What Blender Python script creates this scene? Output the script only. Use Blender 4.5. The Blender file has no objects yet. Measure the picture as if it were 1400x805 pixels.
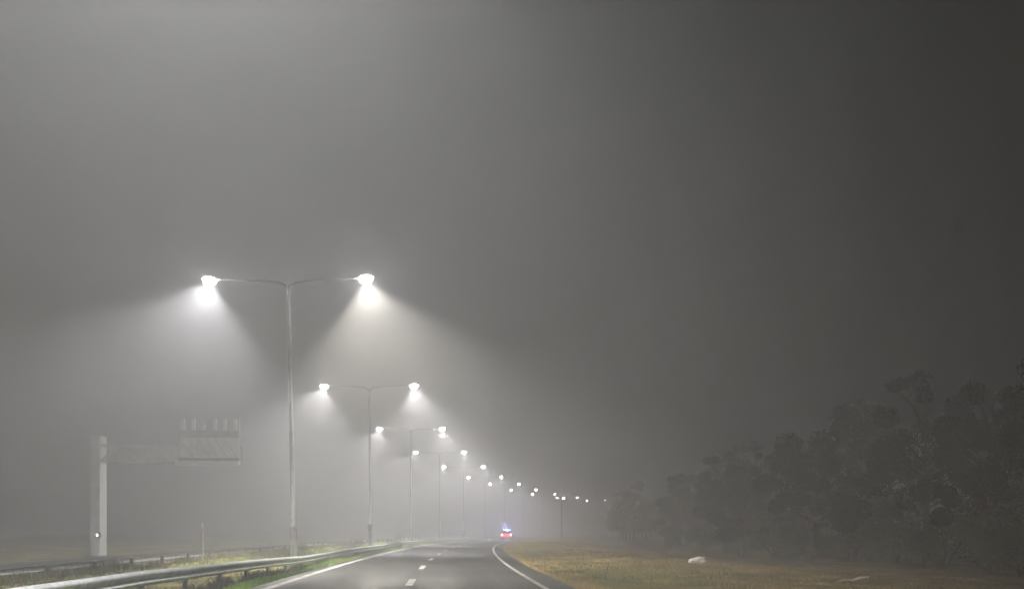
import bpy, bmesh, math, random
from mathutils import Vector, Matrix
R = math.radians
random.seed(7)
S = bpy.context.scene
COL = S.collection

# ------------------------------------------------------------------ camera
W, H, F = 1400.0, 805.0, 1500.0
HOR = 725.0
CAMZ = 1.45
cd = bpy.data.cameras.new('camera'); cam = bpy.data.objects.new('camera', cd); COL.objects.link(cam)
cam.location = (0, 0, CAMZ); cam.rotation_euler = (R(90), 0, 0)
cd.sensor_fit = 'HORIZONTAL'; cd.sensor_width = 36; cd.lens = 36 * F / W
cd.shift_y = (HOR - H / 2) / W
cd.clip_start = 0.1; cd.clip_end = 3000
S.camera = cam

# ------------------------------------------------------------------ render settings
S.render.engine = 'CYCLES'
S.view_settings.view_transform = 'Standard'; S.view_settings.look = 'None'
S.view_settings.gamma = 1; S.view_settings.exposure = 0; S.view_settings.use_curve_mapping = False
cy = S.cycles
cy.use_denoising = True
try: cy.denoiser = 'OPENIMAGEDENOISE'
except Exception: pass
cy.max_bounces = 8; cy.diffuse_bounces = 2; cy.glossy_bounces = 2; cy.transmission_bounces = 2
cy.volume_bounces = 4; cy.transparent_max_bounces = 6
cy.sample_clamp_indirect = 3.0; cy.sample_clamp_direct = 0
cy.caustics_reflective = False; cy.caustics_refractive = False
cy.use_light_tree = True

# ------------------------------------------------------------------ tunables
FOG = 0.0088
FOG_G = 0.30
LAMP_W = 15000.0
HALO_W = 650.0

# ------------------------------------------------------------------ road curve
def C(y):
    c = -5.1 + 4.1e-4 * (y - 105.0) ** 2
    if y > 260: c += 3.3e-6 * (y - 260) ** 3
    return c
def dC(y): return (C(y + .5) - C(y - .5))
PROFILE = [(-400, .6), (-60, .5), (-34, .1), (-26, -.3), (-20.5, -.14), (-19.4, -.06), (-18.6, -.06), (-11, -.06), (-10.4, .12), (-9.5, .16), (-8.0, -.2),
           (-6.6, -.30), (-5.2, -.22), (-4.3, -.05), (-3.9, -.06), (4.2, -.06), (4.4, -.02), (6.5, .02), (9.5, .05), (13, -.05), (17, -.3), (24, -.1), (60, .3), (400, .6)]
def gz0(u):
    for (a, za), (b, zb) in zip(PROFILE, PROFILE[1:]):
        if a <= u <= b: return za + (zb - za) * (u - a) / (b - a)
    return .6
def bump(x, y, u):
    k = 1.0
    if -19.4 < u < -10.6 or -4.0 < u < 4.3: return 0
    return k * .03 * (math.sin(x * 1.3 + y * .37) + math.sin(y * .9 - x * .5) + .6 * math.sin(x * 3.1 + y * 1.7))
def gz(x, y):
    u = x - C(y); return gz0(u) + bump(x, y, u)

# ------------------------------------------------------------------ helpers
def obj(name, bm, mat, parent=None, smooth=False):
    me = bpy.data.meshes.new(name); bm.to_mesh(me); bm.free()
    me.materials.append(mat)
    if smooth:
        for p in me.polygons: p.use_smooth = True
    o = bpy.data.objects.new(name, me); COL.objects.link(o)
    if parent is not None: o.parent = parent
    return o
def tag(o, label, cat, group=None, kind=None):
    if label: o['label'] = label
    if cat: o['category'] = cat
    if group: o['group'] = group
    if kind: o['kind'] = kind
    return o
def thing(name, label, cat, loc=(0, 0, 0), rotz=0, group=None):
    o = bpy.data.objects.new(name, None); COL.objects.link(o); o.empty_display_size = .2
    o.location = loc; o.rotation_euler = (0, 0, rotz)
    return tag(o, label, cat, group)
def box(bm, x0, x1, y0, y1, z0, z1, bev=0):
    r = bmesh.ops.create_cube(bm, size=1)
    vs = r['verts']
    for v in vs:
        v.co = Vector(((x0 + x1) / 2 + v.co.x * (x1 - x0), (y0 + y1) / 2 + v.co.y * (y1 - y0), (z0 + z1) / 2 + v.co.z * (z1 - z0)))
    if bev:
        es = list({e for v in vs for e in v.link_edges})
        bmesh.ops.bevel(bm, geom=es, offset=bev, segments=2, affect='EDGES', profile=.6)
def tube(bm, pts, rads, n=12, cap=True):
    pts = [Vector(p) for p in pts]; rings = []
    up = None
    for i, p in enumerate(pts):
        d = (pts[min(i + 1, len(pts) - 1)] - pts[max(i - 1, 0)]).normalized()
        if up is None:
            up = Vector((0, 1, 0)) if abs(d.y) < .9 else Vector((1, 0, 0))
        a = d.cross(up).normalized(); b = d.cross(a).normalized(); up = b.cross(d) if False else up
        r = rads[i] if isinstance(rads, (list, tuple)) else rads
        rings.append([bm.verts.new(p + (a * math.cos(t) + b * math.sin(t)) * r) for t in [2 * math.pi * k / n for k in range(n)]])
    for r0, r1 in zip(rings, rings[1:]):
        for k in range(n): bm.faces.new((r0[k], r0[(k + 1) % n], r1[(k + 1) % n], r1[k]))
    if cap:
        bm.faces.new(rings[0]); bm.faces.new(rings[-1])
    return rings
def sweep(bm, path_pts, section, closed=True):
    """section: (u,z) pairs, path: list of (y) stations"""
    rings = []
    for (x, y, z) in path_pts:
        rings.append([bm.verts.new((x + a, y, z + b)) for a, b in section])
    n = len(section)
    for r0, r1 in zip(rings, rings[1:]):
        for k in range(n if closed else n - 1):
            bm.faces.new((r0[k], r0[(k + 1) % n], r1[(k + 1) % n], r1[k]))
    if closed: bm.faces.new(rings[0]); bm.faces.new(rings[-1])

# ------------------------------------------------------------------ materials
def new_mat(name):
    m = bpy.data.materials.new(name); m.use_nodes = True
    nt = m.node_tree; b = nt.nodes.get('Principled BSDF')
    return m, nt, b
def noisy(name, c1, c2, scale=3, rough=.7, metal=0, detail=6, bumpd=0, c3=None, scale3=.3, coords='Object', spec=.5, rvar=0):
    m, nt, b = new_mat(name); N = nt.nodes; L = nt.links
    tc = N.new('ShaderNodeTexCoord'); nz = N.new('ShaderNodeTexNoise'); nz.inputs['Scale'].default_value = scale; nz.inputs['Detail'].default_value = detail
    L.new(tc.outputs[coords], nz.inputs['Vector'])
    cr = N.new('ShaderNodeValToRGB'); cr.color_ramp.elements[0].position = .35; cr.color_ramp.elements[1].position = .65
    cr.color_ramp.elements[0].color = (*c1, 1); cr.color_ramp.elements[1].color = (*c2, 1)
    L.new(nz.outputs['Fac'], cr.inputs['Fac']); out = cr.outputs['Color']
    if c3:
        n3 = N.new('ShaderNodeTexNoise'); n3.inputs['Scale'].default_value = scale3; n3.inputs['Detail'].default_value = 3
        L.new(tc.outputs[coords], n3.inputs['Vector'])
        r3 = N.new('ShaderNodeValToRGB'); r3.color_ramp.elements[0].position = .42; r3.color_ramp.elements[1].position = .6
        L.new(n3.outputs['Fac'], r3.inputs['Fac'])
        mx = N.new('ShaderNodeMix'); mx.data_type = 'RGBA'
        L.new(r3.outputs['Color'], mx.inputs[0]); L.new(out, mx.inputs[6]); mx.inputs[7].default_value = (*c3, 1); out = mx.outputs[2]
    L.new(out, b.inputs['Base Color'])
    b.inputs['Roughness'].default_value = rough; b.inputs['Metallic'].default_value = metal
    b.inputs['Specular IOR Level'].default_value = spec
    if rvar:
        mr = N.new('ShaderNodeMapRange'); mr.inputs['To Min'].default_value = rough - rvar; mr.inputs['To Max'].default_value = rough + rvar
        L.new(nz.outputs['Fac'], mr.inputs['Value']); L.new(mr.outputs['Result'], b.inputs['Roughness'])
    if bumpd:
        bp = N.new('ShaderNodeBump'); bp.inputs['Strength'].default_value = 1; bp.inputs['Distance'].default_value = bumpd
        L.new(nz.outputs['Fac'], bp.inputs['Height']); L.new(bp.outputs['Normal'], b.inputs['Normal'])
    return m
def emis(name, col, s):
    m, nt, b = new_mat(name)
    b.inputs['Base Color'].default_value = (*[min(1, c) * .8 for c in col], 1); b.inputs['Emission Color'].default_value = (*col, 1); b.inputs['Emission Strength'].default_value = s
    b.inputs['Roughness'].default_value = .3
    return m

def road_material():
    m, nt, b = new_mat('asphalt'); N = nt.nodes; L = nt.links
    at = N.new('ShaderNodeAttribute'); at.attribute_name = 'roadu'      # (across, along) metres
    sx = N.new('ShaderNodeSeparateXYZ'); L.new(at.outputs['Vector'], sx.inputs[0])
    tc = N.new('ShaderNodeTexCoord')
    fine = N.new('ShaderNodeTexNoise'); fine.inputs['Scale'].default_value = 14; fine.inputs['Detail'].default_value = 8; L.new(tc.outputs['Object'], fine.inputs['Vector'])
    mp = N.new('ShaderNodeMapping'); mp.inputs['Scale'].default_value = (1.1, .05, 1); L.new(at.outputs['Vector'], mp.inputs['Vector'])
    st = N.new('ShaderNodeTexNoise'); st.inputs['Scale'].default_value = 1.0; st.inputs['Detail'].default_value = 5; L.new(mp.outputs['Vector'], st.inputs['Vector'])
    bl = N.new('ShaderNodeTexNoise'); bl.inputs['Scale'].default_value = .22; bl.inputs['Detail'].default_value = 4; L.new(tc.outputs['Object'], bl.inputs['Vector'])
    r1 = N.new('ShaderNodeValToRGB'); e = r1.color_ramp.elements; e[0].position = .3; e[1].position = .72
    e[0].color = (.013, .013, .014, 1); e[1].color = (.048, .045, .042, 1); L.new(st.outputs['Fac'], r1.inputs['Fac'])
    r2 = N.new('ShaderNodeValToRGB'); e = r2.color_ramp.elements; e[0].position = .35; e[1].position = .7
    e[0].color = (.7, .7, .7, 1); e[1].color = (1.3, 1.28, 1.24, 1); L.new(bl.outputs['Fac'], r2.inputs['Fac'])
    r3 = N.new('ShaderNodeValToRGB'); e = r3.color_ramp.elements; e[0].position = .3; e[1].position = .7
    e[0].color = (.7, .7, .7, 1); e[1].color = (1.25, 1.25, 1.25, 1); L.new(fine.outputs['Fac'], r3.inputs['Fac'])
    m1 = N.new('ShaderNodeMix'); m1.data_type = 'RGBA'; m1.blend_type = 'MULTIPLY'; m1.inputs[0].default_value = 1
    L.new(r1.outputs[0], m1.inputs[6]); L.new(r2.outputs[0], m1.inputs[7])
    m2 = N.new('ShaderNodeMix'); m2.data_type = 'RGBA'; m2.blend_type = 'MULTIPLY'; m2.inputs[0].default_value = 1
    L.new(m1.outputs[2], m2.inputs[6]); L.new(r3.outputs[0], m2.inputs[7]); L.new(m2.outputs[2], b.inputs['Base Color'])
    mr = N.new('ShaderNodeMapRange'); mr.inputs['From Min'].default_value = .3; mr.inputs['From Max'].default_value = .7
    mr.inputs['To Min'].default_value = .55; mr.inputs['To Max'].default_value = .8
    L.new(st.outputs['Fac'], mr.inputs['Value']); L.new(mr.outputs[0], b.inputs['Roughness'])
    bp = N.new('ShaderNodeBump'); bp.inputs['Distance'].default_value = .006; L.new(fine.outputs['Fac'], bp.inputs['Height']); L.new(bp.outputs[0], b.inputs['Normal'])
    return m

def ground_material():
    m, nt, b = new_mat('verge_ground'); N = nt.nodes; L = nt.links
    at = N.new('ShaderNodeAttribute'); at.attribute_name = 'dry'
    tc = N.new('ShaderNodeTexCoord')
    mp = N.new('ShaderNodeMapping'); mp.inputs['Scale'].default_value = (1.0, .35, 1); L.new(tc.outputs['Object'], mp.inputs['Vector'])
    nz = N.new('ShaderNodeTexNoise'); nz.inputs['Scale'].default_value = .55; nz.inputs['Detail'].default_value = 7; L.new(mp.outputs[0], nz.inputs['Vector'])
    fn = N.new('ShaderNodeTexNoise'); fn.inputs['Scale'].default_value = 9; fn.inputs['Detail'].default_value = 8; L.new(tc.outputs['Object'], fn.inputs['Vector'])
    def ramp(src, a, b_, p0=.35, p1=.65):
        r = N.new('ShaderNodeValToRGB'); e = r.color_ramp.elements; e[0].position = p0; e[1].position = p1; e[0].color = (*a, 1); e[1].color = (*b_, 1); L.new(src, r.inputs['Fac']); return r.outputs[0]
    green = ramp(nz.outputs['Fac'], (.09, .16, .02), (.20, .31, .04))
    dry = ramp(nz.outputs['Fac'], (.22, .16, .06), (.42, .30, .12))
    mx = N.new('ShaderNodeMix'); mx.data_type = 'RGBA'; L.new(at.outputs['Fac'], mx.inputs[0]); L.new(green, mx.inputs[6]); L.new(dry, mx.inputs[7])
    m2 = N.new('ShaderNodeMix'); m2.data_type = 'RGBA'; m2.blend_type = 'MULTIPLY'; m2.inputs[0].default_value = 1
    L.new(mx.outputs[2], m2.inputs[6]); L.new(ramp(fn.outputs['Fac'], (.55, .55, .55), (1.3, 1.3, 1.3)), m2.inputs[7])
    L.new(m2.outputs[2], b.inputs['Base Color']); b.inputs['Roughness'].default_value = .95; b.inputs['Specular IOR Level'].default_value = .1
    bp = N.new('ShaderNodeBump'); bp.inputs['Distance'].default_value = .06; L.new(fn.outputs['Fac'], bp.inputs['Height']); L.new(bp.outputs[0], b.inputs['Normal'])
    return m

M = {}
M['asphalt'] = road_material(); M['ground'] = ground_material()
M['paint'] = noisy('worn_road_paint', (.52, .51, .47), (.82, .81, .76), 5, .6, c3=(.4, .39, .36), scale3=1.4, bumpd=.002)
M['galv'] = noisy('galvanised_steel', (.42, .43, .46), (.58, .59, .62), 4, .5, metal=.25, bumpd=.002, rvar=.08)
M['post'] = noisy('weathered_post_steel', (.10, .10, .095), (.22, .21, .20), 6, .6, metal=.4)
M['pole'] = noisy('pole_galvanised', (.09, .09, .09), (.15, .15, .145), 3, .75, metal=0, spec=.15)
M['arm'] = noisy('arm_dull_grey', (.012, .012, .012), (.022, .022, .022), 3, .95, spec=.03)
M['housing'] = noisy('lamp_housing_paint', (.12, .12, .12), (.18, .18, .18), 8, .7, metal=0, spec=.2)
M['gantry'] = noisy('gantry_paint', (.52, .52, .52), (.66, .66, .65), 1.5, .6, metal=0, bumpd=.002)
M['gantry_dark'] = noisy('gantry_dark_steel', (.24, .24, .24), (.36, .36, .36), 3, .6, metal=.2)
M['panel'] = noisy('sign_back_aluminium', (.74, .75, .76), (.88, .88, .88), 1.4, .5, metal=0)
M['lens'] = emis('lit_lamp_lens', (1.0, .99, .95), 160)
lm = M['lens'].node_tree; lm.nodes.clear()      # clear lit bowl: glass that glows and lets the lamp inside shine through
_o = lm.nodes.new('ShaderNodeOutputMaterial'); _e = lm.nodes.new('ShaderNodeEmission'); _t = lm.nodes.new('ShaderNodeBsdfTransparent'); _a = lm.nodes.new('ShaderNodeAddShader')
_e.inputs[0].default_value = (1.0, .99, .95, 1); _e.inputs[1].default_value = 110; _t.inputs[0].default_value = (.97, .97, .97, 1)
lm.links.new(_e.outputs[0], _a.inputs[0]); lm.links.new(_t.outputs[0], _a.inputs[1]); lm.links.new(_a.outputs[0], _o.inputs[0])
M['pin'] = emis('small_lit_lamp', (1, 1, 1), 12)
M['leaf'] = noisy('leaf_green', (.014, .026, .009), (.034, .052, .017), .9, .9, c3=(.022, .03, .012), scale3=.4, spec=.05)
M['leaf_lit'] = noisy('bush_leaf_headlit', (.07, .12, .025), (.19, .24, .06), 1.1, .9, spec=.05)  # brighter than the tree leaves: headlamp light put into the bush colour
M['bark'] = noisy('bark', (.06, .05, .04), (.14, .12, .10), 6, .9, bumpd=.02)
M['blade'] = noisy('green_grass_blades', (.13, .24, .02), (.28, .42, .05), 1.2, .8)
M['blade_dry'] = noisy('dry_grass_blades', (.30, .21, .065), (.52, .37, .14), .8, .85, c3=(.22, .19, .07), scale3=.35)
M['blade_median'] = noisy('median_grass_blades', (.15, .135, .085), (.25, .22, .145), .8, .9, c3=(.15, .15, .08), scale3=.3)
M['weed_green'] = noisy('dull_green_weeds', (.06, .09, .03), (.13, .16, .05), 1.2, .9)
M['weed'] = noisy('shade_dark_weeds', (.03, .035, .018), (.08, .085, .04), 1.2, .9)  # weeds darkened to paint in the shade under the near rail
M['bag'] = noisy('white_plastic_bag', (.7, .7, .68), (.85, .85, .83), 5, .45)
M['board'] = noisy('pale_splintered_wood', (.5, .4, .33), (.75, .63, .54), 7, .7)
M['white_car'] = noisy('white_car_paint', (.75, .76, .78), (.8, .81, .82), 2, .25)
M['glass'] = noisy('car_glass', (.01, .012, .014), (.02, .022, .024), 2, .08)
M['tyre'] = noisy('tyre_rubber', (.015, .015, .015), (.03, .03, .03), 20, .85)
M['rim'] = noisy('wheel_rim_alloy', (.4, .4, .42), (.55, .55, .56), 8, .35, metal=.8)
M['tail'] = emis('lit_tail_lamp', (1.0, .22, .26), 110)
M['blue'] = emis('lit_blue_beacon', (.10, .2, 1.0), 40)
M['beacon_core'] = emis('beacon_white_core', (.75, .85, 1.0), 60)
M['plate'] = noisy('number_plate', (.6, .6, .55), (.7, .7, .62), 5, .5)
for k in ('tail', 'blue', 'beacon_core', 'pin', 'lens'):
    M[k].cycles.emission_sampling = 'NONE'

# ------------------------------------------------------------------ ground
ys = [-62 + 4 * i for i in range(0, 22)] + [27 + 1.5 * i for i in range(60)] + [118 + 4 * i for i in range(108)]
ys = sorted(set(y for y in ys if y < 548))
us = [-400, -250, -120, -60, -45, -34, -30, -26, -23, -20.5, -19.4, -18.6, -15, -11, -10.4] + [-9.9 + .45 * i for i in range(13)] + [-4.3, -3.9, 0, 4.2, 4.4, 4.7] + [5.2 + .6 * i for i in range(26)] + [22, 24, 30, 40, 60, 120, 250, 400]
bm = bmesh.new(); rows = []
dry = []
for y in ys:
    row = []
    for u in us:
        x = max(-240, min(280, C(y) + u)); row.append(bm.verts.new((x, y, gz0(u) + bump(x, y, u))))
        d = 1.0 if u > 4.2 else (.7 if u < -9.3 or (-8.6 < u < -6.4) else .12)
        if 5 < u < 8.5: d = .75 + .25 * math.sin(y * .12 + 1)
        dry.append(max(0, min(1, d)))
    rows.append(row)
for r0, r1 in zip(rows, rows[1:]):
    for k in range(len(us) - 1): bm.faces.new((r0[k], r0[k + 1], r1[k + 1], r1[k]))
g = obj('ground', bm, M['ground'], smooth=True); tag(g, None, None, kind='structure')
a = g.data.attributes.new('dry', 'FLOAT', 'POINT'); a.data.foreach_set('value', dry)

def ribbon(name, u0, u1, z, y0, y1, mat, step=2.0, skirt=.08, nu=2):
    bm = bmesh.new(); rows = []; uv = []
    n = max(1, int(round((y1 - y0) / step)))
    cols = [(u0, -skirt)] + [(u0 + (u1 - u0) * i / nu, 0) for i in range(nu + 1)] + [(u1, -skirt)] if skirt else [(u0 + (u1 - u0) * i / nu, 0) for i in range(nu + 1)]
    for i in range(n + 1):
        y = y0 + (y1 - y0) * i / n
        rows.append([bm.verts.new((C(y) + u, y, z + dz)) for u, dz in cols]); uv += [(u, y, 0) for u, dz in cols]
    for r0, r1 in zip(rows, rows[1:]):
        for k in range(len(cols) - 1): bm.faces.new((r0[k], r0[k + 1], r1[k + 1], r1[k]))
    o = obj(name, bm, mat)
    at = o.data.attributes.new('roadu', 'FLOAT_VECTOR', 'POINT'); at.data.foreach_set('vector', [c for t in uv for c in t])
    return o
tag(ribbon('road', -3.95, 4.25, 0, -60, 540, M['asphalt'], nu=4), None, None, kind='structure')
tag(ribbon('opposite_road', -19.2, -10.9, 0, -60, 540, M['asphalt'], nu=4), None, None, kind='structure')
def marking(name, u0, u1, y0, y1):
    return tag(ribbon(name, u0, u1, .005, y0, y1, M['paint'], skirt=0, nu=1), None, None, kind='structure')
marking('edge_line', -3.62, -3.38, -55, 530)
marking('edge_line', 3.42, 3.57, -55, 530)
marking('edge_line', -11.4, -11.25, -55, 530); marking('edge_line', -18.8, -18.65, -55, 530)
bm = bmesh.new()
def dashes(u, w, y0, period, length, name='lane_marking'):
    bm = bmesh.new(); y = y0
    while y < 500:
        for s in range(4):
            ya = y + length * s / 4; yb = y + length * (s + 1) / 4
            bm.faces.new([bm.verts.new((C(q) + p, q, .005)) for p, q in ((u - w, ya), (u + w, ya), (u + w, yb), (u - w, yb))])
        y += period
    tag(obj(name, bm, M['paint']), None, None, kind='structure')
dashes(0.0, .10, 29.0 - 12.4 * 6, 12.4, 4.0)
dashes(-15, .075, -45, 12.4, 4.0)

# ------------------------------------------------------------------ guardrails (W-beam)
def guardrail(u0, ztop, y0, y1, label, side, posts_y):
    t = thing('guardrail', label, 'guardrail', (C(y0) + u0, y0, gz(C(y0) + u0, y0)), 0, 'steel guardrails of the median')
    base = t.location
    prof = [(0, 0), (.035, .012), (.075, .05), (.08, .075), (.04, .115), (.005, .145), (.005, .165), (.04, .195), (.08, .235), (.075, .26), (.035, .30), (0, .31)]
    sec = [(side * a, -.31 + b) for a, b in prof] + [(side * a - side * .005, -.31 + b) for a, b in reversed(prof)]
    bm = bmesh.new(); path = []; y = y0
    while y <= y1:
        path.append((C(y) + u0 - base.x, y - base.y, ztop(y) - base.z)); y += 2
    sweep(bm, path, sec); bmesh.ops.recalc_face_normals(bm, faces=bm.faces)
    obj('rail_beam', bm, M['galv'], t)
    bs = bmesh.new()
    sweep(bs, [(side * .003, -.16, 0), (side * .003, .16, 0)], [(a * 1.04, b) for a, b in sec])
    for q, bb in ((-.1, -.09), (.1, -.09), (-.1, -.22), (.1, -.22)):
        box(bs, side * .07 - .02, side * .07 + .02, q - .014, q + .014, bb - .014, bb + .014)
    bmesh.ops.recalc_face_normals(bs, faces=bs.faces); sm = None
    for y in posts_y[:30]:
        if sm is None: o = obj('splice_plate', bs, M['galv'], t); sm = o.data
        else: o = bpy.data.objects.new('splice_plate', sm); COL.objects.link(o); o.parent = t
        o.location = (C(y) + u0 - base.x, y - base.y, ztop(y) - base.z); o.rotation_euler = (math.atan(ztop(y + .5) - ztop(y - .5)), 0, -math.atan(dC(y)))
    bp = bmesh.new(); h = .95
    box(bp, -.045, .045, -.07, .07, -h, 0, .006)
    box(bp, -.06 if side < 0 else .0, .0 if side < 0 else .06, -.06, .06, -.34, -.10)
    pm = None
    for y in posts_y:
        x = C(y) + u0 - side * .09
        if pm is None: o = obj('post', bp, M['post'] if side > 0 else M['pole'], t); pm = o.data
        else: o = bpy.data.objects.new('post', pm); COL.objects.link(o); o.parent = t
        o.location = (x - base.x, y - base.y, ztop(y) - .02 - base.z)
    return t
zt1 = lambda y: .66 - .27 * max(0, min(1, (y - 22) / 24)) + .012 * math.sin(y * .21)
zt2 = lambda y: .50 + .015 * math.sin(y * .17 + 2)
guardrail(-5.12, zt1, 4, 300, 'near silver steel guardrail curving along the green verge left of the road', 1, [6 + 4 * i for i in range(48)])
guardrail(-10.0, zt2, 8, 300, 'far dull steel guardrail across the median in front of the gantry column', -1, [10 + 4 * i for i in range(46)])

# ------------------------------------------------------------------ street lamps
HP = 12.28
def lamp_head_bm(sgn):
    bm = bmesh.new()   # local: x outward (sgn), origin at arm end
    secs = [(-.05, .045, .045, 0), (.10, .08, .06, .0), (.25, .17, .08, .0), (.55, .20, .085, -.0), (.80, .17, .07, -.01), (.93, .08, .035, -.02)]
    rings = []
    for x, w, h, dz in secs:
        rings.append([bm.verts.new((sgn * x, w * math.cos(t), dz + (h if math.sin(t) > 0 else h * .45) * math.sin(t))) for t in [2 * math.pi * k / 14 for k in range(14)]])
    for r0, r1 in zip(rings, rings[1:]):
        for k in range(14): bm.faces.new((r0[k], r0[(k + 1) % 14], r1[(k + 1) % 14], r1[k]))
    bm.faces.new(rings[0]); bm.faces.new(rings[-1]); bmesh.ops.recalc_face_normals(bm, faces=bm.faces)
    return bm
def lens_bm(sgn):
    bm = bmesh.new(); bmesh.ops.create_uvsphere(bm, u_segments=16, v_segments=8, radius=1)
    for v in bm.verts:
        z = v.co.z
        v.co = Vector((sgn * .52 + v.co.x * .30, v.co.y * .29, -.03 + (z * .27 if z < 0 else z * .10)))  # bowl larger than a real one, its shape standing in for lamp glare
    return bm
heads = {s: None for s in (-1, 1)}
NUM = ['first', 'second', 'third', 'fourth', 'fifth', 'sixth', 'seventh', 'eighth', 'ninth', 'tenth', 'eleventh', 'twelfth', 'thirteenth', 'fourteenth']
meshes = {}
def part(name, key, maker, mat, parent, loc=(0, 0, 0), rot=(0, 0, 0), smooth=False):
    if key not in meshes:
        o = obj(name, maker(), mat, parent, smooth); meshes[key] = o.data
    else:
        o = bpy.data.objects.new(name, meshes[key]); COL.objects.link(o); o.parent = parent
    o.location = loc; o.rotation_euler = rot
    return o
def pole_bm():
    bm = bmesh.new(); tube(bm, [(0, 0, 1.9), (0, 0, 5), (0, 0, 9), (0, 0, HP - .35), (0, 0, HP - .1)], [.105, .095, .08, .07, .06], 14); return bm
def base_bm():
    bm = bmesh.new(); tube(bm, [(0, 0, .04), (0, 0, 1.8), (0, 0, 1.93)], [.155, .15, .108], 16); tube(bm, [(0, 0, -.25), (0, 0, .05)], [.26, .26], 4); return bm
def arm_bm(s):
    bm = bmesh.new()
    tube(bm, [(0, 0, HP - .40), (s * .10, 0, HP - .16), (s * .35, 0, HP - .02), (s * .9, 0, HP + .04), (s * 1.8, 0, HP + .08), (s * 2.75, 0, HP + .12)], [.05, .045, .038, .033, .03, .03], 10); return bm
lamps = []
STEP = 34.3
for k in range(-1, 14):
    y = 46.8 + STEP * k
    lamps.append((k, y))
def head_part(t, s, off=False):
    z = HP + .12
    tilt = R(5) * -s
    h = part('lamp_head', ('head', s), lambda: lamp_head_bm(s), M['housing'], t, (s * 2.78, 0, z), (0, tilt, 0), True)
    part('lens', ('lens', s, off), lambda: lens_bm(s), M['panel'] if off else M['lens'], h, (0, 0, 0), (0, 0, 0), True)
    return h
for k, y in lamps:
    x = C(y) - 5.58
    ang = -math.atan(dC(y))
    if k >= 0: lab = f'{NUM[k]} lit twin-arm street lamp from the camera, on a tall pole in the median'
    elif k == -1: lab = 'twin-arm street lamp standing next to the camera with one head left unlit to darken the fog, above the frame'
    else: lab = 'lit twin-arm street lamp standing behind the camera'
    if k == 0: lab = 'nearest and tallest lit twin-arm street lamp in view, right of the overhead sign'
    t = thing('street_lamp', lab, 'street lamp', (x, y, gz(x, y) + .02), ang, 'twin-arm street lamps along the median')
    if k == 0: t.rotation_euler = (0, R(-1.2), ang)
    if k == 1: t.rotation_euler = (0, R(-.5), ang)
    part('pole', 'pole', pole_bm, M['pole'], t, smooth=True)
    part('pole_base', 'base', base_bm, M['pole'], t, smooth=True)
    for s in (-1, 1):
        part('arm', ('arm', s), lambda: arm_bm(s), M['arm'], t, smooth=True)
        if True:
            h = head_part(t, s, k == -1 and s < 0)
            ld = bpy.data.lights.get(f'street_light_{"left" if s < 0 else "right"}')
            if ld is None:
                ld = bpy.data.lights.new(f'street_light_{"left" if s < 0 else "right"}', 'SPOT')
                ld.energy = LAMP_W * (1.0 if s > 0 else .8); ld.color = (1.0, .97, .92) if s > 0 else (1, .97, .95)
                ld.spot_size = R(108 if s > 0 else 124); ld.spot_blend = .5; ld.shadow_soft_size = .10
            if k == -1 and s < 0: continue      # left head kept unlit so the fog at lower left stays darker
            if k == 0 and s > 0:
                ld = ld.copy(); ld.color = (1, .935, .81)
            lo = bpy.data.objects.new('street_light', ld); COL.objects.link(lo); lo.parent = t
            lo.location = (s * 3.30, 0, HP - .05)
            lo.rotation_euler = (0, R((5 if k == -1 else -11) if s > 0 else 16), 0); lo.scale = (1, 1.5, 1)
            pd = bpy.data.lights.get('lens_glow')
            if pd is None:
                pd = bpy.data.lights.new('lens_glow', 'POINT'); pd.energy = HALO_W; pd.color = (1, .98, .95); pd.shadow_soft_size = .05
            po = bpy.data.objects.new('lens_glow', pd); COL.objects.link(po); po.parent = t; po.location = (s * 3.30, 0, HP - .06)
    if k == 1:
        bm = bmesh.new(); box(bm, -.16, .16, -.30, -.155, 1.75, 2.2, .02); obj('control_box', bm, M['housing'], t)

# single-headed lamp standing on the right verge beyond the patrol car
ly = 200.0; lx = (768 - 700) / F * ly
t = thing('street_lamp', 'slim dark single-headed street lamp on the right verge, beyond and right of the patrol car', 'street lamp', (lx, ly, gz(lx, ly)))
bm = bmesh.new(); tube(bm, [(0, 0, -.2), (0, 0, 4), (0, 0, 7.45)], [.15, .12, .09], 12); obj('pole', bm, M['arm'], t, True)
bm = bmesh.new(); box(bm, -.12, .62, -.16, .16, 7.45, 7.62, .05); hh = obj('lamp_head', bm, M['housing'], t)
bm = bmesh.new(); box(bm, .15, .5, -.13, .13, 7.30, 7.44, .05); obj('lens', bm, M['lens'], hh)

# ------------------------------------------------------------------ gantry with overhead sign
GX, GY = -26.0, 69.0
gzz = gz(GX, GY)
t = thing('sign_gantry', 'grey cantilever gantry column and truss arm holding the overhead sign', 'gantry', (GX, GY, gzz))
bm = bmesh.new(); box(bm, -.30, .30, -.6, .6, -.2, 7.6, .03); obj('column', bm, M['gantry'], t)
bm = bmesh.new(); box(bm, -.6, .6, -.75, .75, -.3, .12, .02); obj('foundation', bm, M['post'], t)
def bar(bm, p, q, r=.06): tube(bm, [p, q], [r, r], 6)
bm = bmesh.new()
x0, x1 = .30, 9.0; zb, ztp = 6.0, 7.0
for yy in (-.45, .45):
    bar(bm, (x0, yy, zb), (x1, yy, zb), .075); bar(bm, (x0, yy, ztp), (x1, yy, ztp), .075)
    n = 8
    for i in range(n):
        xa = x0 + (x1 - x0) * i / n; xb = x0 + (x1 - x0) * (i + 1) / n
        bar(bm, (xa, yy, zb), (xb, yy, ztp)) if i % 2 == 0 else bar(bm, (xa, yy, ztp), (xb, yy, zb))
        bar(bm, (xb, yy, zb), (xb, yy, ztp), .03)
for i in range(9):
    xa = x0 + (x1 - x0) * i / 8
    bar(bm, (xa, -.45, zb), (xa, .45, zb), .03); bar(bm, (xa, -.45, ztp), (xa, .45, ztp), .03)
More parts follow.
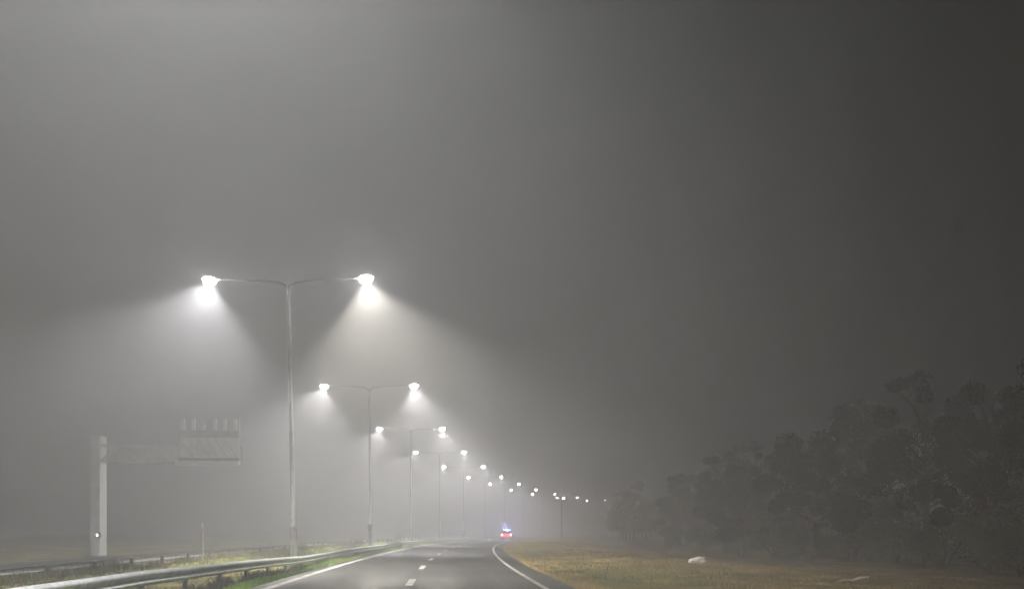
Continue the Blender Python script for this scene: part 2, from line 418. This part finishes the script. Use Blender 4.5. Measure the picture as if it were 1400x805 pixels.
obj('truss_arm', bm, M['gantry'], t)
# sign: back of a message sign, 3.9 m wide
def sx_(px): return (px - 700) / F * (GY - 1.0) - GX
def sz_(py): return CAMZ + (HOR - py) / F * (GY - 1.0) - gzz
sl, sr = sx_(245), sx_(327)
zbot, ztop = sz_(636), sz_(572)
s = thing('overhead_sign', 'back of an overhead road sign with lattice frame and catwalk, hung on the gantry arm', 'road sign', (GX + sl, GY - 1.0, gzz + zbot))
w = sr - sl; h = ztop - zbot
def Z(py): return sz_(py) - zbot
bm = bmesh.new(); box(bm, .05, w - .05, .02, .10, Z(625), Z(598), .01); obj('sign_panel', bm, M['panel'], s)
bm = bmesh.new(); box(bm, .0, w, -.12, .14, Z(597), Z(588), .02); obj('header_box', bm, M['gantry_dark'], s)
bm = bmesh.new(); box(bm, .0, w, -.09, .12, Z(629.5), Z(625.8), .01); obj('footer_beam', bm, M['gantry_dark'], s)
bm = bmesh.new(); box(bm, -.02, w + .1, -.75, -.05, Z(636), Z(630.5), .02); obj('catwalk', bm, M['panel'], s)
for px in (251, 265, 279, 294, 308, 322):
    bm = bmesh.new(); c = (px - 245) / 82 * w
    box(bm, c - .11, c + .11, -.14, .06, Z(588) - .02, Z(573 if px != 279 else 580), .02); obj('upright', bm, M['panel'], s)
bm = bmesh.new(); bar(bm, (w + .05, -.1, Z(634)), (w + .05, -.1, Z(573)), .035); obj('end_rail', bm, M['panel'], s)
for i in range(6):
    bm = bmesh.new(); xa = .1 + i * (w - 1.0) / 5
    bar(bm, (xa, -.04, Z(600)), (xa + .75, -.04, Z(624)), .035); obj('brace', bm, M['gantry'], s)
bm = bmesh.new(); c = (265 - 245) / 82 * w; box(bm, c - .1, c + .1, -.08, .0, Z(624.5), Z(598.5), .01); obj('mullion', bm, M['panel'], s)
bm = bmesh.new()
for xx in (.3, w - .3): bar(bm, (xx, .1, Z(610)), (xx, .6, Z(610)), .05)
obj('bracket', bm, M['gantry_dark'], s)
# small lamp on the column's road-facing side
bm = bmesh.new(); bmesh.ops.create_uvsphere(bm, u_segments=10, v_segments=8, radius=.04)
for v in bm.verts: v.co.z *= 1.9
lx, lz = (130 - 700) / F * (GY - 1), CAMZ + (HOR - 731) / F * (GY - 1)
pl = thing('marker_lamp', 'tiny bright white marker light low on the left edge of the gantry column', 'lamp', (lx, GY - .66, lz))
o = obj('lens', bm, M['pin'], pl, True)
bm = bmesh.new(); box(bm, -.05, .22, .02, .07, -.16, .16, .01); obj('bracket', bm, M['post'], pl)

# slim marker post by the far rail
mx, my = (277 - 700) / F * 45.5, 45.5
t = thing('marker_post', 'slim grey marker post behind the far guardrail, below the overhead sign', 'post', (mx, my, gz(mx, my)))
bm = bmesh.new(); tube(bm, [(0, 0, -.1), (0, 0, 1.75)], [.035, .03], 8); obj('post', bm, M['gantry'], t)
bm = bmesh.new(); box(bm, -.05, .05, -.055, -.03, 1.5, 1.7, .004); obj('reflector', bm, M['panel'], t)

# ------------------------------------------------------------------ police car
CY = 178.0; CX = (692.5 - 700) / F * CY
t = thing('patrol_car', 'white patrol car ahead in the right lane with red tail lights and blue beacon lit', 'car', (CX, CY, 0.005), -math.atan(dC(CY)))
def loft(bm, secs):
    rings = []
    for y, pts in secs: rings.append([bm.verts.new((px, y, pz)) for px, pz in pts])
    n = len(rings[0])
    for r0, r1 in zip(rings, rings[1:]):
        for k in range(n): bm.faces.new((r0[k], r0[(k + 1) % n], r1[(k + 1) % n], r1[k]))
    bm.faces.new(rings[0]); bm.faces.new(rings[-1]); bmesh.ops.recalc_face_normals(bm, faces=bm.faces)
def sect(w, z0, z1, inset=.08):
    return [(-w + .05, z0), (-w, z0 + .15), (-w, z1 - .2), (-w + inset, z1 - .03), (-w + inset * 2, z1), (w - inset * 2, z1), (w - inset, z1 - .03), (w, z1 - .2), (w, z0 + .15), (w - .05, z0)]
bm = bmesh.new()
loft(bm, [(0, sect(.80, .35, .86)), (.08, sect(.86, .25, 1.0)), (.5, sect(.89, .22, 1.04)), (1.5, sect(.9, .22, 1.0)), (3.3, sect(.9, .22, .98)), (4.2, sect(.87, .24, .84)), (4.6, sect(.80, .3, .66))])
body = obj('body', bm, M['white_car'], t, True)
bm = bmesh.new()
loft(bm, [(.35, [(-.74, .98), (-.72, 1.0), (.72, 1.0), (.74, .98)]), (.85, [(-.74, .98), (-.60, 1.40), (.60, 1.40), (.74, .98)]), (2.3, [(-.76, .96), (-.60, 1.43), (.60, 1.43), (.76, .96)]), (3.25, [(-.74, .94), (-.7, .98), (.7, .98), (.74, .94)])])
obj('cabin_glass', bm, M['glass'], t)
bm = bmesh.new(); box(bm, -.59, .59, .8, 2.4, 1.40, 1.46, .03); obj('roof', bm, M['white_car'], t, True)
for sx in (-1, 1):
    bm = bmesh.new(); box(bm, sx * .70 - .10, sx * .70 + .10, -.03, .05, .76, .88, .02); obj('tail_lamp', bm, M['tail'], t)
    for wy in (.85, 3.65):
        bm = bmesh.new(); tube(bm, [(sx * .68, wy, .32), (sx * .90, wy, .32)], [.32, .32], 20); wh = obj('wheel', bm, M['tyre'], t)
        bm = bmesh.new(); tube(bm, [(sx * .88, wy, .32), (sx * .915, wy, .32)], [.2, .2], 14); obj('rim', bm, M['rim'], wh)
bm = bmesh.new(); box(bm, -.26, .26, -.025, .01, .58, .70, .005); obj('number_plate', bm, M['plate'], t)
bm = bmesh.new(); box(bm, -.82, .82, -.10, .02, .36, .54, .04); obj('bumper', bm, M['white_car'], t)
bm = bmesh.new(); box(bm, -.55, .55, 1.35, 1.65, 1.47, 1.60, .03); lb = obj('light_bar', bm, M['blue'], t)
bm = bmesh.new(); box(bm, -.12, .12, 1.32, 1.36, 1.48, 1.59, .01); obj('flasher', bm, M['beacon_core'], lb)
def pl_(name, loc, col, e, r=.1):
    ld = bpy.data.lights.new(name, 'POINT'); ld.energy = e; ld.color = col; ld.shadow_soft_size = r
    o = bpy.data.objects.new(name, ld); COL.objects.link(o); o.parent = t; o.location = loc
pl_('beacon_light', (0, 1.5, 1.8), (.36, .36, 1), 5200)
pl_('tail_light_left', (-.70, -.6, .82), (1, .10, .12), 110)
pl_('tail_light_right', (.70, -.6, .82), (1, .10, .12), 110)

# ------------------------------------------------------------------ dipped headlamps of the car the photograph is taken from
hd = bpy.data.lights.new('headlamp_beam', 'SPOT'); hd.energy = 14000; hd.color = (1, .93, .80)
hd.spot_size = R(13); hd.spot_blend = .7; hd.shadow_soft_size = .07
for sx in (-1, 1):
    o = bpy.data.objects.new('headlamp_beam', hd); COL.objects.link(o); o.location = (sx * .62 + .3, 1.6, .66)
    o.rotation_euler = (R(90 - 4.9), 0, R(-9)); o.scale = (3.6, 1, 1)

# ------------------------------------------------------------------ litter
def at(px, py, z=0):
    D = F * (CAMZ - z) / (py - HOR); return ((px - 700) / F * D, D)
x, y = at(955, 772)
bm = bmesh.new(); bmesh.ops.create_icosphere(bm, subdivisions=4, radius=1)
rr = random.Random(3)
import mathutils
for v in bm.verts:
    n = mathutils.noise.noise(v.co * 1.7) * .35 + mathutils.noise.noise(v.co * 5) * .12
    v.co *= (1 + n); v.co = Vector((v.co.x * .38 + .06 * v.co.z, v.co.y * .28, max(-.13, v.co.z * .20) + .13))
    if v.co.z < .06: v.co.x *= .6; v.co.y *= .7
tag(obj('plastic_bag', bm, M['bag'], smooth=True), 'crumpled white plastic bag lying on the brown grass verge', 'bag').location = (x, y, gz(x, y) + .0)
x, y = at(1165, 795)
bm = bmesh.new()
pts = [(-.46, .0, .0), (-.2, .03, .05), (0, 0, .04), (.2, -.03, .10), (.46, -.02, .13)]
rings = []
for (a_, b_, c_), w_ in zip(pts, (.015, .045, .04, .065, .04)):
    rings.append([bm.verts.new((a_, b_ + p * w_ * 1.4, c_ + q * w_)) for p, q in ((-1, 0), (-.6, .7), (.7, .8), (1, 0), (.4, -.6))])
for r0, r1 in zip(rings, rings[1:]):
    for k in range(5): bm.faces.new((r0[k], r0[(k + 1) % 5], r1[(k + 1) % 5], r1[k]))
bm.faces.new(rings[0]); bm.faces.new(rings[-1]); bmesh.ops.recalc_face_normals(bm, faces=bm.faces)
tag(obj('broken_branch', bm, M['board']), 'pale broken strip of wood lying on the brown verge at the lower right', 'branch').location = (x, y, gz(x, y) + .08)

# ------------------------------------------------------------------ trees and bushes
def leaf_cloud(bm, lobes, n, size, rnd):
    for i in range(n):
        (cx, cy_, cz), (rx, ry, rz) = rnd.choice(lobes)
        while True:
            p = Vector((rnd.uniform(-1, 1), rnd.uniform(-1, 1), rnd.uniform(-1, 1)))
            if .25 < p.length < 1: break
        p = p * (.55 + .45 * rnd.random()) if rnd.random() < .4 else p.normalized() * rnd.uniform(.75, 1.08)
        c = Vector((cx + p.x * rx, cy_ + p.y * ry, cz + p.z * rz))
        s = size * rnd.uniform(.6, 1.4)
        a = Vector((rnd.gauss(0, 1), rnd.gauss(0, 1), rnd.gauss(0, .6))).normalized(); b = a.cross(Vector((rnd.gauss(0, 1), rnd.gauss(0, 1), rnd.gauss(0, 1)))).normalized()
        bm.faces.new([bm.verts.new(c + a * s * u + b * s * v) for u, v in ((-1, 0), (0, -.5), (1, 0), (0, .5))])
tree_protos = []
for v in range(4):
    rnd = random.Random(66 + v)
    h = [10.5, 9.5, 11, 8][v]
    bmt = bmesh.new()
    tube(bmt, [(0, 0, -.4), (.05, 0, h * .2), (-.1, .1, h * .45), (.1, .0, h * .7), (0, 0, h * .9)], [.26, .2, .15, .09, .03], 10)
    lobes = []
    for i in range(34):
        z = h * rnd.uniform(.24, .92); a_ = rnd.uniform(0, 6.28); rad = (1.05 - abs(z / h - .42)) * 3.3
        c = (math.cos(a_) * rad * rnd.uniform(.5, 1), math.sin(a_) * rad * rnd.uniform(.5, 1), z)
        tube(bmt, [(0, 0, z * .75), (c[0] * .5, c[1] * .5, z * .9), c], [.09, .05, .02], 6)
        r_ = rnd.uniform(.5, 1.3) * (1.1 - .4 * z / h); lobes.append((c, (r_, r_, r_ * rnd.uniform(.6, .9))))
    bmc = bmesh.new(); leaf_cloud(bmc, lobes, 42000, .075, rnd)
    mt = bpy.data.meshes.new('trunk'); bmt.to_mesh(mt); bmt.free(); mt.materials.append(M['bark'])
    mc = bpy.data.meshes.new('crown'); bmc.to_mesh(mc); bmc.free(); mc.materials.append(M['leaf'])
    tree_protos.append((mt, mc))
def place_tree(x, y, v, sc, rz, label, group):
    t = thing('tree', label, 'tree', (x, y, gz(x, y)), rz, group); t.scale = (sc, sc, sc)
    for n_, me in (('trunk', tree_protos[v][0]), ('crown', tree_protos[v][1])):
        o = bpy.data.objects.new(n_, me); COL.objects.link(o); o.parent = t
rnd = random.Random(11)
k = 0
ty = 34.0
while ty < 330:
    u = 20 + rnd.uniform(-1.5, 4) + (2.0 if ty > 80 else 0); x = C(ty) + u
    lab = f'{["tall dark","slender dark","broad dark","low dark"][k % 4]} tree in the front row of the right verge, {(NUM + ["fifteenth","sixteenth","seventeenth","eighteenth","nineteenth","twentieth","twenty-first","twenty-second","twenty-third","twenty-fourth","twenty-fifth","twenty-sixth","twenty-seventh","twenty-eighth","twenty-ninth","thirtieth","thirty-first","thirty-second"])[k]} from the camera'
    place_tree(x, ty, k % 4, rnd.uniform(.62, .88), rnd.uniform(0, 6.28), lab, 'trees lining the right verge')
    k += 1; ty += rnd.uniform(4.5, 7) * (1 + ty / 160)
ty = 44.0; k = 0
while ty < 300:
    x = C(ty) + 29 + rnd.uniform(-2, 3)
    place_tree(x, ty, (k + 2) % 4, rnd.uniform(.8, 1.0), rnd.uniform(0, 6.28), 'dark tree in the back row behind the right-hand roadside trees, ' + NUM[k] + ' from the camera', 'back row of trees beyond the right verge')
    k += 1; ty += rnd.uniform(8, 11) * (1 + ty / 120)
bush_protos = []
for v in range(3):
    rnd2 = random.Random(80 + v); bmc = bmesh.new(); lobes = []; bmt = bmesh.new()
    for i in range(7):
        c = (rnd2.uniform(-1.1, 1.1), rnd2.uniform(-.9, .9), rnd2.uniform(.4, 1.7)); r_ = rnd2.uniform(.45, .85)
        lobes.append((c, (r_, r_, r_ * .8))); tube(bmt, [(0, 0, -.1), (c[0] * .5, c[1] * .5, c[2] * .6), c], [.04, .025, .01], 5)
    leaf_cloud(bmc, lobes, 6000, .055, rnd2)
    mt = bpy.data.meshes.new('stem'); bmt.to_mesh(mt); bmt.free(); mt.materials.append(M['bark'])
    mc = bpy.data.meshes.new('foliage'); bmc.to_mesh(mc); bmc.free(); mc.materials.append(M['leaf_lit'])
    bush_protos.append((mt, mc))
bl = [(1010, 756, .8), (1060, 760, 1.1), (1112, 763, .8), (1165, 767, 1.45), (1230, 770, 1.0), (1290, 776, 1.1), (1350, 781, .9), (1400, 786, 1.0), (960, 752, .8), (915, 749, .8)]
names = ['low bush between the white bag and the first tall bush', 'olive bush right of the white bag, second in the row', 'small bush left of the tallest roadside bush', 'tallest olive bush at the edge of the brown verge', 'bush just right of the tallest roadside bush', 'bush above the pale strip of wood, third from the right edge', 'small bush second from the right edge of the picture', 'bush at the right edge of the picture', 'low bush directly behind the white bag', 'leftmost low bush at the verge, left of the white bag']
for i, (px, py, sc) in enumerate(bl):
    x, y = at(px, py, -.15)
    t = thing('bush', names[i], 'bush', (x, y, gz(x, y)), i * 1.1, 'bushes along the verge'); t.scale = (sc * 1.35, sc * 1.35, sc * 1.2)
    for n_, me in (('stem', bush_protos[i % 3][0]), ('foliage', bush_protos[i % 3][1])):
        o = bpy.data.objects.new(n_, me); COL.objects.link(o); o.parent = t

# ------------------------------------------------------------------ grass blades
def grass(name, label, n, fu, fy, hh, mat, seed):
    rnd = random.Random(seed); bm = bmesh.new()
    for i in range(n):
        y = fy(rnd); x = C(y) + fu(rnd); 
        cl = mathutils.noise.noise(Vector((x * .8, y * .5, seed)))
        if cl < -.25: continue
        z = gz(x, y) - .01; h = hh * rnd.uniform(.5, 1.3) * (1 + cl); a_ = rnd.uniform(0, 6.28); w_ = .008 + y * .00022
        dx, dy = math.cos(a_) * w_, math.sin(a_) * w_; lx_, ly_ = rnd.gauss(0, .35) * h, rnd.gauss(0, .35) * h
        bm.faces.new([bm.verts.new(p) for p in ((x - dx, y - dy, z), (x + dx, y + dy, z), (x + lx_, y + ly_, z + h))])
    o = obj(name, bm, mat); tag(o, label, 'grass', kind='stuff')
grass('grass', 'short green grass between the left edge line and the near guardrail', 42000, lambda r: r.uniform(-5.6, -3.98), lambda r: 14 + 90 * r.random() ** 1.6, .11, M['blade'], 5)
grass('grass', 'tall weeds along the foot of the near guardrail, coloured dark for the shade under it', 30000, lambda r: r.gauss(-5.2, .10), lambda r: 12 + 90 * r.random() ** 1.5, .22, M['weed'], 9)
grass('grass', 'longer pale grass along the foot of the far guardrail', 14000, lambda r: r.gauss(-9.75, .2), lambda r: 18 + 90 * r.random() ** 1.5, .24, M['blade_median'], 12)
grass('grass', 'dry yellow grass covering the median between the guardrails', 18000, lambda r: r.uniform(-10.4, -6.4), lambda r: 18 + 80 * r.random() ** 1.4, .12, M['blade_median'], 6)
grass('grass', 'dry brown grass on the wide right-hand verge', 60000, lambda r: r.uniform(4.5, 19), lambda r: 22 + 110 * r.random() ** 1.9, .075, M['blade_dry'], 8)

grass('grass', 'scattered dull green weeds on the right verge', 2600, lambda r: 5.5 + 6 * r.random() ** 1.3 + r.choice([0, 0, 3]), lambda r: r.choice([34, 41, 47, 58, 72]) + r.gauss(0, 2.4), .10, M['weed_green'], 21)
# ------------------------------------------------------------------ haze
bm = bmesh.new(); box(bm, -262, 302, -66, 556, -1.6, 24)
hz = obj('haze', bm, bpy.data.materials.new('fog')); tag(hz, None, None, kind='stuff')
m = hz.data.materials[0]; m.use_nodes = True; nt = m.node_tree
for n in list(nt.nodes): nt.nodes.remove(n)
out = nt.nodes.new('ShaderNodeOutputMaterial'); pv = nt.nodes.new('ShaderNodeVolumePrincipled')
pv.inputs['Color'].default_value = (.67, .675, .705, 1); pv.inputs['Density'].default_value = FOG; pv.inputs['Anisotropy'].default_value = FOG_G
nt.links.new(pv.outputs[0], out.inputs['Volume'])
m.cycles.homogeneous_volume = True
try: m.cycles.volume_sampling = 'MULTIPLE_IMPORTANCE'
except Exception: pass

# ------------------------------------------------------------------ night sky and moonlight
w = bpy.data.worlds.new('World'); S.world = w; w.use_nodes = True; nt = w.node_tree
bg = nt.nodes['Background']; sk = nt.nodes.new('ShaderNodeTexSky'); sk.sky_type = 'NISHITA'; sk.sun_disc = False
sk.sun_elevation = R(-4); sk.sun_rotation = R(-60); nt.links.new(sk.outputs[0], bg.inputs[0]); bg.inputs[1].default_value = .05
sd = bpy.data.lights.new('moonlight', 'SUN'); sd.energy = .01; sd.angle = R(10); sd.color = (1, .96, .9)
so = bpy.data.objects.new('moonlight', sd); COL.objects.link(so); so.rotation_euler = (R(50), 0, R(60))
